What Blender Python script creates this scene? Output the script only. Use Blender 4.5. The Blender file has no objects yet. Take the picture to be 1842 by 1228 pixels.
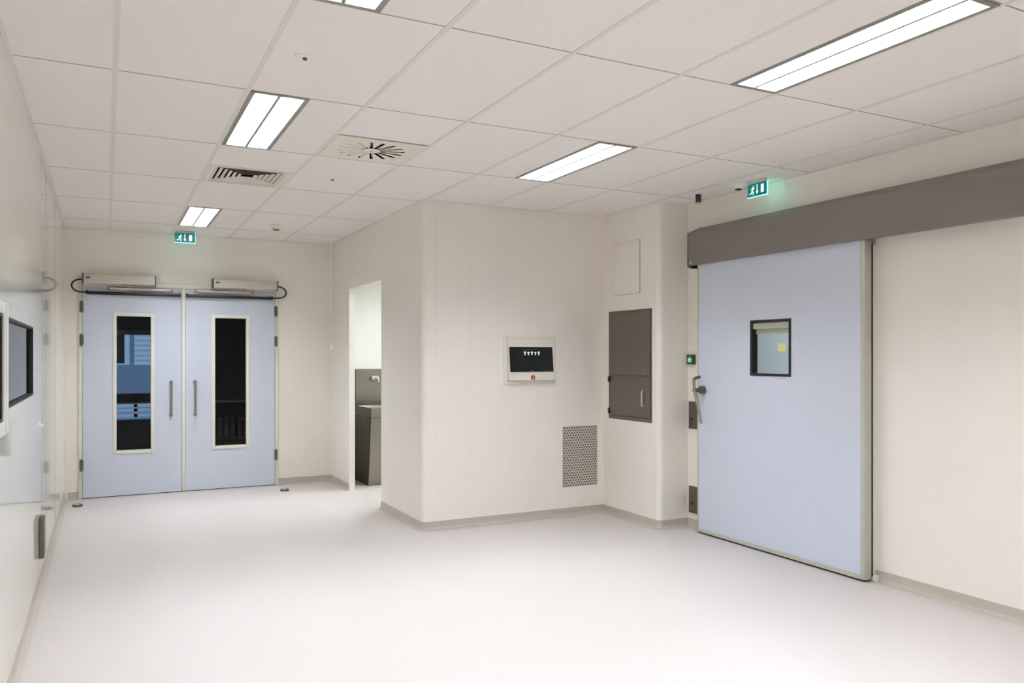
import bpy, bmesh, math, random
from mathutils import Vector, Matrix
random.seed(7)
S = bpy.context.scene
COL = S.collection
PI = math.pi

# ---------------------------------------------------------------- camera
# the room: x to the right, y to the far double door, z up; metres
cam_d = bpy.data.cameras.new('camera')
cam = bpy.data.objects.new('camera', cam_d)
COL.objects.link(cam)
S.camera = cam
W_, H_ = 1842.0, 1228.0
F_, CX, CY, YAW = 1455.0, 963.4, 639.6, 0.4886
cam.location = (0, 0, 1.512)
cam.rotation_euler = (PI / 2, 0, -YAW)
cam_d.sensor_fit = 'HORIZONTAL'
cam_d.sensor_width = 36.0
cam_d.lens = 36.0 * F_ / W_
cam_d.shift_x = -(CX - W_ / 2) / W_
cam_d.shift_y = (CY - H_ / 2) / W_
cam_d.clip_start = 0.02
cam_d.clip_end = 200

# ---------------------------------------------------------------- world: blue dusk outside the corridor window
wd = bpy.data.worlds.new('dusk'); S.world = wd
wd.use_nodes = True
bg = wd.node_tree.nodes['Background']
bg.inputs[0].default_value = (0.21, 0.30, 0.44, 1)
bg.inputs[1].default_value = 2.0

S.view_settings.view_transform = 'Standard'
S.view_settings.look = 'None'
S.view_settings.gamma = 1
S.view_settings.use_curve_mapping = False
S.view_settings.exposure = 0.0
try:
    S.cycles.max_bounces = 14
    S.cycles.diffuse_bounces = 8
    S.cycles.glossy_bounces = 6
    S.cycles.transmission_bounces = 8
    S.cycles.caustics_reflective = False
    S.cycles.caustics_refractive = False
except Exception:
    pass

TUBE = 102.0        # radiance of the fluorescent strips in the ceiling lights

# ---------------------------------------------------------------- materials
def srgb(r, g, b):
    def f(c):
        c /= 255.0
        return c / 12.92 if c <= 0.04045 else ((c + 0.055) / 1.055) ** 2.4
    return (f(r), f(g), f(b), 1)

def mat(name, col, rough=0.5, metal=0.0, spec=0.5, speck=None, scale=60, amount=0.5, bump=0.0, bscale=80,
        emit=None, estr=0.0, coat=0.0, coat_rough=0.03, stretch=None, alpha=None, trans=0.0):
    m = bpy.data.materials.new(name); m.use_nodes = True
    nt = m.node_tree; b = nt.nodes['Principled BSDF']
    b.inputs['Base Color'].default_value = col
    b.inputs['Roughness'].default_value = rough
    b.inputs['Metallic'].default_value = metal
    b.inputs['Specular IOR Level'].default_value = spec
    b.inputs['Coat Weight'].default_value = coat
    b.inputs['Coat Roughness'].default_value = coat_rough
    b.inputs['Transmission Weight'].default_value = trans
    tc = nt.nodes.new('ShaderNodeTexCoord'); mp = nt.nodes.new('ShaderNodeMapping')
    nt.links.new(tc.outputs['Object'], mp.inputs['Vector'])
    if stretch: mp.inputs['Scale'].default_value = stretch
    if speck:
        n = nt.nodes.new('ShaderNodeTexNoise'); n.inputs['Scale'].default_value = scale
        n.inputs['Detail'].default_value = 3
        nt.links.new(mp.outputs['Vector'], n.inputs['Vector'])
        r = nt.nodes.new('ShaderNodeValToRGB')
        r.color_ramp.elements[0].position = 0.5 - amount / 2; r.color_ramp.elements[0].color = speck
        r.color_ramp.elements[1].position = 0.5 + amount / 2; r.color_ramp.elements[1].color = col
        nt.links.new(n.outputs['Fac'], r.inputs['Fac'])
        nt.links.new(r.outputs['Color'], b.inputs['Base Color'])
    if bump:
        n2 = nt.nodes.new('ShaderNodeTexNoise'); n2.inputs['Scale'].default_value = bscale
        nt.links.new(mp.outputs['Vector'], n2.inputs['Vector'])
        bp = nt.nodes.new('ShaderNodeBump'); bp.inputs['Strength'].default_value = bump
        bp.inputs['Distance'].default_value = 0.002
        nt.links.new(n2.outputs['Fac'], bp.inputs['Height'])
        nt.links.new(bp.outputs['Normal'], b.inputs['Normal'])
    if emit:
        b.inputs['Emission Color'].default_value = emit
        b.inputs['Emission Strength'].default_value = estr
    return m

M = {}
M['wall'] = mat('wall_paint', srgb(237, 232, 224), rough=0.32, spec=0.35, speck=srgb(234, 229, 221), scale=3, amount=0.6)
M['wall_gloss'] = mat('glossy_wall_panel', srgb(234, 231, 224), rough=0.06, spec=0.5)
M['wall_white'] = mat('white_tiled_wall', srgb(240, 240, 236), rough=0.25, speck=srgb(237, 237, 232), scale=4)
M['ceil'] = mat('ceiling_tile', srgb(238, 234, 230), rough=0.85, spec=0.15, speck=srgb(233, 229, 225), scale=250, amount=0.3, bump=0.25, bscale=300)
M['tbar'] = mat('ceiling_bar', srgb(224, 219, 213), rough=0.6, speck=srgb(221, 216, 210), scale=20)
M['gap'] = mat('joint_gap', srgb(168, 160, 149), rough=0.8, speck=srgb(160, 152, 141), scale=30)
M['floor'] = mat('speckled_vinyl', srgb(203, 196, 193), rough=0.42, spec=0.3, speck=srgb(190, 182, 178), scale=170, amount=0.35, bump=0.03, bscale=40)
M['base'] = mat('speckled_skirting_vinyl', srgb(196, 187, 177), rough=0.4, speck=srgb(172, 163, 152), scale=150, amount=0.4)
M['blue'] = mat('pale_blue_laminate', srgb(202, 208, 222), rough=0.38, spec=0.4, speck=srgb(200, 206, 220), scale=5)
M['cream'] = mat('cream_lacquer', srgb(226, 225, 211), rough=0.3, speck=srgb(222, 221, 207), scale=10)
M['white'] = mat('white_plastic', srgb(236, 235, 230), rough=0.35, speck=srgb(232, 231, 226), scale=20)
M['bright_white'] = mat('gloss_white_plastic', srgb(252, 251, 248), rough=0.25, speck=srgb(249, 248, 245), scale=20)
M['offwhite'] = mat('ivory_enamelled_steel', srgb(229, 224, 212), rough=0.45, speck=srgb(226, 221, 209), scale=10)
M['steel'] = mat('brushed_steel', srgb(165, 160, 150), rough=0.3, metal=1, speck=srgb(140, 135, 126), scale=40, stretch=(1, 1, 30))
M['steel_dark'] = mat('dark_brushed_steel', srgb(118, 112, 102), rough=0.42, metal=0.75, speck=srgb(104, 98, 89), scale=30, stretch=(1, 1, 25))
M['cabinet'] = mat('grey_brown_steel', srgb(112, 104, 95), rough=0.4, metal=0.35, speck=srgb(104, 96, 88), scale=25, stretch=(1, 1, 12))
M['alu'] = mat('anodised_aluminium', srgb(196, 197, 184), rough=0.35, metal=0.3, speck=srgb(188, 189, 177), scale=60, stretch=(1, 1, 0.1))
M['alu_light'] = mat('silver_painted_cover', srgb(206, 198, 188), rough=0.35, metal=0.15, speck=srgb(202, 194, 184), scale=10)
M['header'] = mat('grey_brown_cover', srgb(126, 119, 114), rough=0.45, metal=0.1, speck=srgb(123, 116, 111), scale=4)
M['fixture'] = mat('light_fitting_metal', srgb(150, 150, 138), rough=0.35, metal=0.5, speck=srgb(145, 145, 133), scale=20)
M['reflector'] = mat('bright_reflector', srgb(225, 230, 235), rough=0.15, metal=0.9, speck=srgb(220, 225, 230), scale=20)
M['blind'] = mat('grey_green_blind', srgb(176, 181, 164), rough=0.6, speck=srgb(170, 175, 158), scale=20)
M['sink_side'] = mat('shaded_sink_steel', srgb(84, 77, 68), rough=0.45, metal=0.7, speck=srgb(76, 69, 61), scale=30, stretch=(1, 1, 20))  # sink steel again, with the shade of its left side in the colour
M['black'] = mat('black_rubber', srgb(20, 19, 18), rough=0.5, speck=srgb(26, 25, 24), scale=30)
M['dark'] = mat('dark_recess', srgb(46, 41, 36), rough=0.8, speck=srgb(40, 36, 31), scale=10)
M['filter'] = mat('dark_behind_grille', srgb(112, 101, 90), rough=0.9, speck=srgb(104, 93, 82), scale=60)  # shaded depth behind the holes, painted on a flat sheet
M['vane'] = mat('vent_vane_enamel', srgb(214, 208, 196), rough=0.5, speck=srgb(210, 204, 192), scale=10)
M['grille'] = mat('perforated_plate', srgb(214, 205, 196), rough=0.45, speck=srgb(208, 199, 190), scale=20)
M['screen'] = mat('black_touch_screen', srgb(9, 12, 12), rough=0.12, speck=srgb(8, 10, 11), scale=5)
M['red'] = mat('red_button', srgb(176, 70, 44), rough=0.35, speck=srgb(166, 64, 40), scale=50)
M['green'] = mat('green_plastic', srgb(22, 88, 52), rough=0.3, speck=srgb(20, 82, 48), scale=30)
M['navy'] = mat('navy_plastic', srgb(20, 42, 66), rough=0.25, speck=srgb(18, 38, 60), scale=30)
M['darkred'] = mat('dark_red_lens', srgb(96, 8, 16), rough=0.2, speck=srgb(90, 6, 14), scale=30)
M['note'] = mat('yellow_paper', srgb(222, 226, 150), rough=0.8, speck=srgb(216, 220, 144), scale=30)
M['brown'] = mat('brown_cast_iron', srgb(120, 98, 86), rough=0.5, speck=srgb(112, 90, 79), scale=20)
M['room_dark'] = mat('unlit_corridor_dark', srgb(50, 47, 42), rough=0.7, speck=srgb(46, 43, 39), scale=4)  # gloom of the unlit corridor is put into this colour
M['facade'] = mat('painted_render', srgb(150, 165, 185), rough=0.8, speck=srgb(143, 158, 178), scale=3)
M['facade_light'] = mat('white_painted_timber', srgb(225, 232, 238), rough=0.6, speck=srgb(215, 222, 228), scale=8)
M['facade_dark'] = mat('dark_window_glass', srgb(28, 34, 40), rough=0.15, speck=srgb(24, 30, 36), scale=3)
M['theatre'] = mat('pale_blue_wall', srgb(200, 204, 208), rough=0.5, speck=srgb(196, 200, 204), scale=3)
M['tube'] = mat('lit_fluorescent_strip', (1, 1, 1, 1), rough=0.5, emit=(0.91, 0.975, 1.05, 1), estr=TUBE)
M['alcove_lamp'] = mat('lit_alcove_strip', (1, 1, 1, 1), rough=0.5, emit=(0.93, 1.0, 1.02, 1), estr=115)
M['theatre_lamp'] = mat('lit_theatre_strip', (1, 1, 1, 1), rough=0.5, emit=(0.95, 1.0, 1.0, 1), estr=30)
M['sign_green'] = mat('lit_green_sign', srgb(0, 70, 62), rough=0.3, emit=(0.0, 0.26, 0.23, 1), estr=0.5)
M['sign_white'] = mat('lit_white_symbol', srgb(220, 240, 240), rough=0.3, emit=(0.62, 0.95, 1.0, 1), estr=1.3)
M['sign_edge'] = mat('lit_acrylic_edge', srgb(160, 235, 220), rough=0.2, emit=(0.30, 1.0, 0.85, 1), estr=1.3)
M['glyph'] = mat('lit_display_symbol', srgb(190, 210, 205), rough=0.4, emit=(0.55, 0.75, 0.70, 1), estr=0.5)
M['glyph_dim'] = mat('faint_display_mark', srgb(60, 64, 62), rough=0.4, emit=(0.06, 0.07, 0.07, 1), estr=0.5)
M['lamp_green'] = mat('lit_green_square', srgb(170, 220, 190), rough=0.4, emit=(0.55, 0.9, 0.7, 1), estr=0.2)

def glass(name, col, rough=0.0, ior=1.5):
    # thin pane: see-through with the mirror reflection of real glass
    m = bpy.data.materials.new(name); m.use_nodes = True
    nt = m.node_tree; nt.nodes.clear()
    out = nt.nodes.new('ShaderNodeOutputMaterial'); mix = nt.nodes.new('ShaderNodeMixShader')
    tr = nt.nodes.new('ShaderNodeBsdfTransparent'); gl = nt.nodes.new('ShaderNodeBsdfGlossy')
    fr = nt.nodes.new('ShaderNodeFresnel'); fr.inputs['IOR'].default_value = ior
    tr.inputs['Color'].default_value = col
    gl.inputs['Roughness'].default_value = rough
    geo = nt.nodes.new('ShaderNodeNewGeometry'); fl = nt.nodes.new('ShaderNodeMath'); fl.operation = 'SUBTRACT'
    fl.inputs[0].default_value = 1.0; nt.links.new(geo.outputs['Backfacing'], fl.inputs[1])
    mu = nt.nodes.new('ShaderNodeMath'); mu.operation = 'MULTIPLY'   # one reflection per pane
    nt.links.new(fr.outputs['Fac'], mu.inputs[0]); nt.links.new(fl.outputs[0], mu.inputs[1])
    nt.links.new(mu.outputs[0], mix.inputs['Fac'])
    nt.links.new(tr.outputs['BSDF'], mix.inputs[1]); nt.links.new(gl.outputs['BSDF'], mix.inputs[2])
    nt.links.new(mix.outputs['Shader'], out.inputs['Surface'])
    return m
M['glass'] = glass('clear_glass', (0.86, 0.90, 0.90, 1), ior=1.3)
M['glass_dark'] = glass('tinted_glass', (0.25, 0.28, 0.28, 1))

# ---------------------------------------------------------------- mesh helpers
ORG = {}
class MB:
    def __init__(s): s.v = []; s.f = []
    def add(s, vs, fs):
        o = len(s.v); s.v += [tuple(x) for x in vs]; s.f += [tuple(i + o for i in f) for f in fs]; return s
    def box(s, x0, x1, y0, y1, z0, z1):
        x0, x1 = sorted((x0, x1)); y0, y1 = sorted((y0, y1)); z0, z1 = sorted((z0, z1))
        return s.add([(x0,y0,z0),(x1,y0,z0),(x1,y1,z0),(x0,y1,z0),(x0,y0,z1),(x1,y0,z1),(x1,y1,z1),(x0,y1,z1)],
                     [(0,3,2,1),(4,5,6,7),(0,1,5,4),(1,2,6,5),(2,3,7,6),(3,0,4,7)])
    def bbox(s, x0, x1, y0, y1, z0, z1, b=0.003, seg=2):
        bm = bmesh.new()
        x0, x1 = sorted((x0, x1)); y0, y1 = sorted((y0, y1)); z0, z1 = sorted((z0, z1))
        bmesh.ops.create_cube(bm, size=1)
        for v in bm.verts:
            v.co = Vector(((x0+x1)/2 + v.co.x*(x1-x0), (y0+y1)/2 + v.co.y*(y1-y0), (z0+z1)/2 + v.co.z*(z1-z0)))
        b = min(b, (x1-x0)*.45, (y1-y0)*.45, (z1-z0)*.45)
        bmesh.ops.bevel(bm, geom=list(bm.edges), offset=b, segments=seg, affect='EDGES', profile=0.5)
        bm.verts.index_update()
        s.add([v.co[:] for v in bm.verts], [[v.index for v in f.verts] for f in bm.faces]); bm.free(); return s
    def prism(s, pts, axis, a, b):
        # pts: outline in the plane across the axis; x: (y,z)  y: (x,z)  z: (x,y)
        n = len(pts)
        def P(p, t): return {'x': (t, p[0], p[1]), 'y': (p[0], t, p[1]), 'z': (p[0], p[1], t)}[axis]
        vs = [P(p, a) for p in pts] + [P(p, b) for p in pts]
        fs = [tuple(range(n))[::-1], tuple(range(n, 2*n))] + [(i, (i+1) % n, n+(i+1) % n, n+i) for i in range(n)]
        return s.add(vs, fs)
    def lathe(s, prof, c=(0,0,0), axis='z', n=32):
        # prof: (radius, height) along the axis from c
        vs = []; fs = []
        for r, h in prof:
            for k in range(n):
                a = 2*PI*k/n; u, w = r*math.cos(a), r*math.sin(a)
                p = {'z': (u, w, h), 'x': (h, u, w), 'y': (u, h, w)}[axis]
                vs.append((c[0]+p[0], c[1]+p[1], c[2]+p[2]))
        m = len(prof)
        for i in range(m-1):
            for k in range(n):
                k2 = (k+1) % n
                fs.append((i*n+k, i*n+k2, (i+1)*n+k2, (i+1)*n+k))
        fs.append(tuple(range(n))[::-1]); fs.append(tuple((m-1)*n+k for k in range(n)))
        return s.add(vs, fs)
    def cyl(s, p, q, r, n=16, r2=None):
        return s.tube([p, q], r, n, r2)
    def tube(s, pts, r, n=12, r2=None):
        P = [Vector(p) for p in pts]; vs = []; fs = []
        m = len(P); up = None
        for i, p in enumerate(P):
            t = (P[min(i+1, m-1)] - P[max(i-1, 0)]).normalized()
            if up is None:
                up = Vector((0,0,1)) if abs(t.z) < 0.9 else Vector((1,0,0))
            a = t.cross(up).normalized(); b = a.cross(t).normalized(); up = b
            rr = r if r2 is None else r + (r2 - r)*i/(m-1)
            for k in range(n):
                w = 2*PI*k/n
                vs.append(p + a*rr*math.cos(w) + b*rr*math.sin(w))
        for i in range(m-1):
            for k in range(n):
                k2 = (k+1) % n
                fs.append((i*n+k, i*n+k2, (i+1)*n+k2, (i+1)*n+k))
        fs.append(tuple(range(n))[::-1]); fs.append(tuple((m-1)*n+k for k in range(n)))
        return s.add(vs, fs)
    def slab(s, axis, pos, thick, u0, u1, v0, v1, holes=()):
        # flat slab with rectangular openings. axis 'x': (u,v)=(y,z); 'y': (x,z); 'z': (x,y). thickness goes from pos to pos+thick
        us = sorted({u0, u1, *[c for h in holes for c in h[:2]]}); vs_ = sorted({v0, v1, *[c for h in holes for c in h[2:]]})
        us = [u for u in us if u0-1e-9 <= u <= u1+1e-9]; vs_ = [v for v in vs_ if v0-1e-9 <= v <= v1+1e-9]
        solid = {}
        for i in range(len(us)-1):
            for j in range(len(vs_)-1):
                cu, cv = (us[i]+us[i+1])/2, (vs_[j]+vs_[j+1])/2
                solid[i, j] = not any(h[0] < cu < h[1] and h[2] < cv < h[3] for h in holes)
        def P(u, v, t): return {'x': (t, u, v), 'y': (u, t, v), 'z': (u, v, t)}[axis]
        idx = {}; V = []
        def g(i, j, k):
            if (i, j, k) not in idx:
                idx[i, j, k] = len(V); V.append(P(us[i], vs_[j], pos + (thick if k else 0)))
            return idx[i, j, k]
        F = []
        for (i, j), ok in solid.items():
            if not ok: continue
            F.append((g(i,j,0), g(i+1,j,0), g(i+1,j+1,0), g(i,j+1,0)))
            F.append((g(i,j,1), g(i,j+1,1), g(i+1,j+1,1), g(i+1,j,1)))
            if not solid.get((i-1, j)): F.append((g(i,j,0), g(i,j+1,0), g(i,j+1,1), g(i,j,1)))
            if not solid.get((i+1, j)): F.append((g(i+1,j,0), g(i+1,j,1), g(i+1,j+1,1), g(i+1,j+1,0)))
            if not solid.get((i, j-1)): F.append((g(i,j,0), g(i,j,1), g(i+1,j,1), g(i+1,j,0)))
            if not solid.get((i, j+1)): F.append((g(i,j+1,0), g(i+1,j+1,0), g(i+1,j+1,1), g(i,j+1,1)))
        return s.add(V, F)
    def sweep(s, path, prof, side=1):
        # plan path (x,y) swept with a profile of (offset from the path, z); side=+1 offsets to the left of travel
        P = [Vector(p) for p in path]; n = len(P); N = []
        for i in range(n):
            d1 = (P[i]-P[i-1]).normalized() if i else (P[1]-P[0]).normalized()
            d2 = (P[i+1]-P[i]).normalized() if i < n-1 else d1
            n1 = Vector((-d1.y, d1.x)); n2 = Vector((-d2.y, d2.x))
            b = (n1+n2).normalized(); N.append(b / max(0.3, b.dot(n1)) * side)
        m = len(prof); vs = []
        for i in range(n):
            for o, z in prof:
                q = P[i] + N[i]*o; vs.append((q.x, q.y, z))
        fs = []
        for i in range(n-1):
            for k in range(m):
                k2 = (k+1) % m
                fs.append((i*m+k, (i+1)*m+k, (i+1)*m+k2, i*m+k2))
        fs.append(tuple(range(m))); fs.append(tuple((n-1)*m+k for k in range(m))[::-1])
        return s.add(vs, fs)
    def build(s, name, material, parent=None, angle=35, origin=None):
        me = bpy.data.meshes.new(name)
        o = Vector(origin) if origin else (ORG[parent.name].copy() if parent else Vector((0,0,0)))
        me.from_pydata([tuple(Vector(v) - o) for v in s.v], [], s.f)
        bm = bmesh.new(); bm.from_mesh(me)
        bmesh.ops.recalc_face_normals(bm, faces=bm.faces); bm.to_mesh(me); bm.free()
        me.materials.append(material)
        for p in me.polygons: p.use_smooth = True
        me.set_sharp_from_angle(angle=math.radians(angle))
        ob = bpy.data.objects.new(name, me); COL.objects.link(ob)
        ORG[ob.name] = o
        if parent: ob.parent = parent
        else: ob.location = o
        return ob

def tag(o, label=None, cat=None, group=None, kind=None):
    if label: o['label'] = label
    if cat: o['category'] = cat
    if group: o['group'] = group
    if kind: o['kind'] = kind
    return o

def thing(name, label, cat, loc, group=None, kind=None):
    o = bpy.data.objects.new(name, None); COL.objects.link(o)
    o.location = loc; o.empty_display_size = 0.05
    ORG[o.name] = Vector(loc)
    return tag(o, label, cat, group, kind)

def copy_tree(o, parent=None):
    c = o.copy(); COL.objects.link(c); c.parent = parent
    ORG[c.name] = ORG[o.name].copy()
    for ch in [x for x in COL.objects if x.parent == o]: copy_tree(ch, c)
    return c

def arc(cx, cy, r, a0, a1, n=6):
    return [(cx + r*math.cos(math.radians(a0+(a1-a0)*i/n)), cy + r*math.sin(math.radians(a0+(a1-a0)*i/n))) for i in range(n+1)]

# ---------------------------------------------------------------- the room's plan
XL, XR, XP, XI = -0.385, 4.578, 2.412, 4.26
YB, YP, YC, YR = 9.804, 6.615, 5.718, -2.2
HC = 2.859
GX = [0.040 + 0.6*i for i in range(-1, 8)]
GY = [4.297 + 1.2*j for j in range(-5, 5)]
XT = XP + 0.065          # far face of the thin alcove wall
D0, D1, DZ = 7.795, 8.99, 2.262   # alcove doorway

# light positions (centres): left run beside the second bar, right run beside the sixth
LW, LL = 0.290, 1.180
LX1, LX2 = 0.80, 2.885
lights = [(LX1, 4.297+0.6), (LX1, 4.297+3*1.2+0.6), (LX1, 4.297-1.8), (LX2, 4.297+0.6), (LX2, 4.297-1.8),
          (LX1, 4.297-1.8-2.4), (LX2, 4.297-1.8-2.4)]
VENT = (0.94, 6.385); SWIRL = (1.54, 5.197)

holes = [(x-LW/2, x+LW/2, y-LL/2, y+LL/2) for x, y in lights]
holes += [(VENT[0]-0.265, VENT[0]+0.265, VENT[1]-0.265, VENT[1]+0.265), (SWIRL[0]-0.29, SWIRL[0]+0.29, SWIRL[1]-0.285, SWIRL[1]+0.285)]
AL = (3.15, 8.5)         # alcove light
holes.append((AL[0]-LW/2, AL[0]+LW/2, AL[1]-LL/2, AL[1]+LL/2))
tag(MB().slab('z', HC, 0.02, XL-0.1, XR+0.1, YR-0.1, YB+0.1, holes).build('ceiling', M['ceil']), kind='structure')

# suspended ceiling grid: wide bars along the room, thin cross joints, wall angle
g = MB()
def clip_runs(a, b, cuts):
    runs = [(a, b)]
    for c0, c1 in cuts:
        nr = []
        for r0, r1 in runs:
            if c1 <= r0 or c0 >= r1: nr.append((r0, r1)); continue
            if r0 < c0: nr.append((r0, c0))
            if c1 < r1: nr.append((c1, r1))
        runs = nr
    return runs
for i, x in enumerate(GX):
    if x < XL + 0.05: continue
    y1 = YB if x < XP else (YP if x < XI else YC)
    g.box(x-0.012, x+0.012, YR, y1, HC-0.0025, HC-0.0002)
tag(g.build('trim_1', M['tbar']), kind='structure')
g = MB()
for y in GY:
    x1 = XP if y > YP - 0.1 else (XI if y > YC else XR)
    cuts = [(x-0.013, x+0.013) for x in GX] + [(h[0]-0.002, h[1]+0.002) for h in holes if h[2] < y < h[3]]
    for a, b in clip_runs(XL, x1, cuts): g.box(a, b, y-0.004, y+0.004, HC-0.001, HC-0.0002)
# half-tile joints beside the two air outlets
g.box(GX[3]+0.013, GX[4]-0.013, SWIRL[1]-0.303, SWIRL[1]-0.297, HC-0.001, HC-0.0002)
tag(g.build('trim_2', M['gap']), kind='structure')
g = MB()
g.box(XL, XL+0.018, YR, YB, HC-0.004, HC-0.0002); g.box(XL, XP, YB-0.018, YB, HC-0.004, HC-0.0002)
g.box(XR-0.018, XR, YR, YC, HC-0.004, HC-0.0002); g.box(XP-0.012, XP, YP, YB, HC-0.004, HC-0.0002)
g.box(XP, XI, YP-0.012, YP, HC-0.004, HC-0.0002); g.box(XI-0.012, XI, YC, YP, HC-0.004, HC-0.0002)
tag(g.build('trim_3', M['tbar']), kind='structure')

tag(MB().slab('z', -0.05, 0.05, XL-0.1, XR+0.1, YR-0.1, YB).build('floor', M['floor']), kind='structure')

# walls
WY0, WY1, WZ0, WZ1 = 4.272, 5.735, 1.275, 1.685      # far observation window
NY0, NY1, NZ0, NZ1 = 2.30, 4.07, 1.235, 1.690        # near observation window
w = MB().slab('x', XL-0.1, 0.1, YR-0.1, YB+0.1, 0, HC, [(WY0, WY1, WZ0, WZ1), (NY0, NY1, NZ0, NZ1)])
tag(w.build('wall_left', M['wall_gloss']), kind='structure')
DX0, DX1, DTOP = -0.253, 1.787, 2.292                # double door opening incl. frame
tag(MB().slab('y', YB, 0.1, XL-0.1, XR+0.1, 0, HC, [(DX0+0.02, DX1-0.02, -1, DTOP-0.02)]).build('wall_back', M['wall']), kind='structure')
SY0, SY1, SZ1 = 3.98, 5.40, 2.2                      # sliding door opening
tag(MB().slab('x', XR, 0.1, YR-0.1, YC, 0, HC, [(SY0, SY1, -1, SZ1)]).build('wall_right', M['wall']), kind='structure')
tag(MB().slab('y', YR-0.1, 0.1, XL, XR, 0, HC).build('wall_rear', M['wall']), kind='structure')
tag(MB().slab('x', XP, 0.065, YP+0.06, YB, 0, HC, [(D0, D1, -1, DZ)]).build('wall_alcove', M['wall']), kind='structure')
R1 = 0.045
path = [(XP, YP+0.06), (XP, YP+R1+0.006)] + arc(XP+R1, YP+R1, R1, 180, 270, 8) + [(XP+R1+0.006, YP)]
for gx in (2.54, 2.854, 3.127, 3.745):
    path += [(gx-0.002, YP), (gx, YP+0.0022), (gx+0.002, YP)]
path += [(XI, YP), (XI, YC+R1+0.006)] + arc(XI+R1, YC+R1, R1, 180, 270, 8) + [(XI+R1+0.006, YC), (XR, YC)]
tag(MB().sweep(path, [(0, 0), (0, HC), (0.05, HC), (0.05, 0)], 1).build('wall_partition', M['wall'], angle=15), kind='structure')
# alcove side walls behind the partition
tag(MB().slab('x', 3.9, 0.05, 6.9, YB, 0, HC).build('wall_alcove_right', M['wall_white']), kind='structure')
tag(MB().slab('y', 6.85, 0.05, XT, 3.95, 0, HC).build('wall_alcove_near', M['wall_white']), kind='structure')
tag(MB().slab('y', YB-0.012, 0.012, XT, 3.9, 0, HC).build('wall_alcove_back', M['wall_white']), kind='structure')

# vinyl skirting turned up the walls
prof = [(0, 0.0745), (0.004, 0.0745), (0.005, 0.028), (0.010, 0.012), (0.020, 0.004), (0.036, 0.0012), (0, 0.0005)]
prof_r = [(-o, z) for o, z in prof]
tag(MB().sweep([(XL, YR), (XL, YB)], prof, -1).build('baseboard_left', M['base']), kind='structure')
tag(MB().sweep([(XL+0.036, YB), (DX0-0.001, YB)], prof, -1).build('baseboard_back_left', M['base']), kind='structure')
tag(MB().sweep([(DX1+0.001, YB), (XP, YB), (XP, D1+0.0)], prof, -1).build('baseboard_back_right', M['base']), kind='structure')
bp = [(XP, D0)] + arc(XP+R1, YP+R1, R1, 180, 270, 8) + [(XI, YP)] + arc(XI+R1, YC+R1, R1, 180, 270, 8) + [(XR, YC), (XR, SY1+0.03)]
tag(MB().sweep(bp, prof, -1).build('baseboard_partition', M['base']), kind='structure')
tag(MB().sweep([(XR, SY0-0.245), (XR, YR)], prof, -1).build('baseboard_right', M['base']), kind='structure')
tag(MB().sweep([(XT+0.01, YB-0.012), (3.9, YB-0.012)], prof, -1).build('baseboard_alcove', M['base']), kind='structure')

# ---------------------------------------------------------------- double door
fr = MB()
fr.bbox(DX0, -0.219, YB-0.020, YB+0.1, 0, DTOP, 0.004)
fr.bbox(1.753, DX1, YB-0.020, YB+0.1, 0, DTOP, 0.004)
fr.bbox(-0.219, 1.753, YB-0.020, YB+0.1, 2.253, DTOP, 0.004)
fr.box(-0.219, 1.753, YB-0.012, YB-0.0005, DTOP, DTOP+0.022)
tag(fr.build('trim_4', M['cream']), kind='structure')

def swing_door(n, x0, x1, wx0, wx1, hx, hinge_x, label):
    root = thing('door_%d' % n, label, 'door', ((x0+x1)/2, YB, 0), kind='structure')
    yf, yb = YB-0.016, YB+0.034
    b = MB().slab('y', yf, 0.05, x0+0.002, x1-0.002, 0.008, 2.251, [(wx0+0.03, wx1-0.03, 0.485, 1.942)])
    b.build('leaf', M['blue'], root)
    f = MB()
    z0, z1 = 0.455, 1.974; t = 0.036
    for yy0, yy1 in ((yf-0.010, yf+0.010), (yb-0.012, yb+0.010)):
        f.bbox(wx0, wx0+t, yy0, yy1, z0, z1, 0.004); f.bbox(wx1-t, wx1, yy0, yy1, z0, z1, 0.004)
        f.bbox(wx0+t, wx1-t, yy0, yy1, z0, z0+t, 0.004); f.bbox(wx0+t, wx1-t, yy0, yy1, z1-t, z1, 0.004)
    f.build('window_frame', M['cream'], root)
    MB().box(wx0+0.03, wx1-0.03, yf+0.018, yf+0.024, z0+0.03, z1-0.03).build('glass_pane', M['glass'], root)
    h = MB()
    h.tube([(hx, yf-0.002, 1.218), (hx, yf-0.03, 1.221), (hx, yf-0.045, 1.208), (hx, yf-0.045, 1.18), (hx, yf-0.045, 0.90), (hx, yf-0.045, 0.865), (hx, yf-0.03, 0.853), (hx, yf-0.002, 0.856)], 0.0125, 14)
    for z in (1.218, 0.856): h.lathe([(0.019, -0.004), (0.019, 0.0)], (hx, yf, z), 'y', 20)
    h.build('handle', M['steel'], root)
    for z0_, z1_ in ((1.968, 2.092), (1.617, 1.742), (0.292, 0.42)):
        q = MB().cyl((hinge_x, yf-0.016, z0_), (hinge_x, yf-0.016, z1_), 0.011, 14)
        q.box(hinge_x-0.018, hinge_x+0.018, yf-0.010, yf-0.004, z0_+0.012, z1_-0.012)
        q.build('hinge', M['steel_dark'], root)
    return root
swing_door(1, -0.217, 0.748, 0.069, 0.473, 0.640, -0.224, 'left pale blue leaf of the double door, tall cream-framed window')
swing_door(2, 0.785, 1.751, 1.059, 1.466, 0.885, 1.760, 'right pale blue leaf of the double door, dark tall window')
a = MB().bbox(0.749, 0.784, YB-0.026, YB+0.03, 0.008, 2.253, 0.004)
tag(a.build('trim_5', M['cream']), kind='structure')

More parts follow.
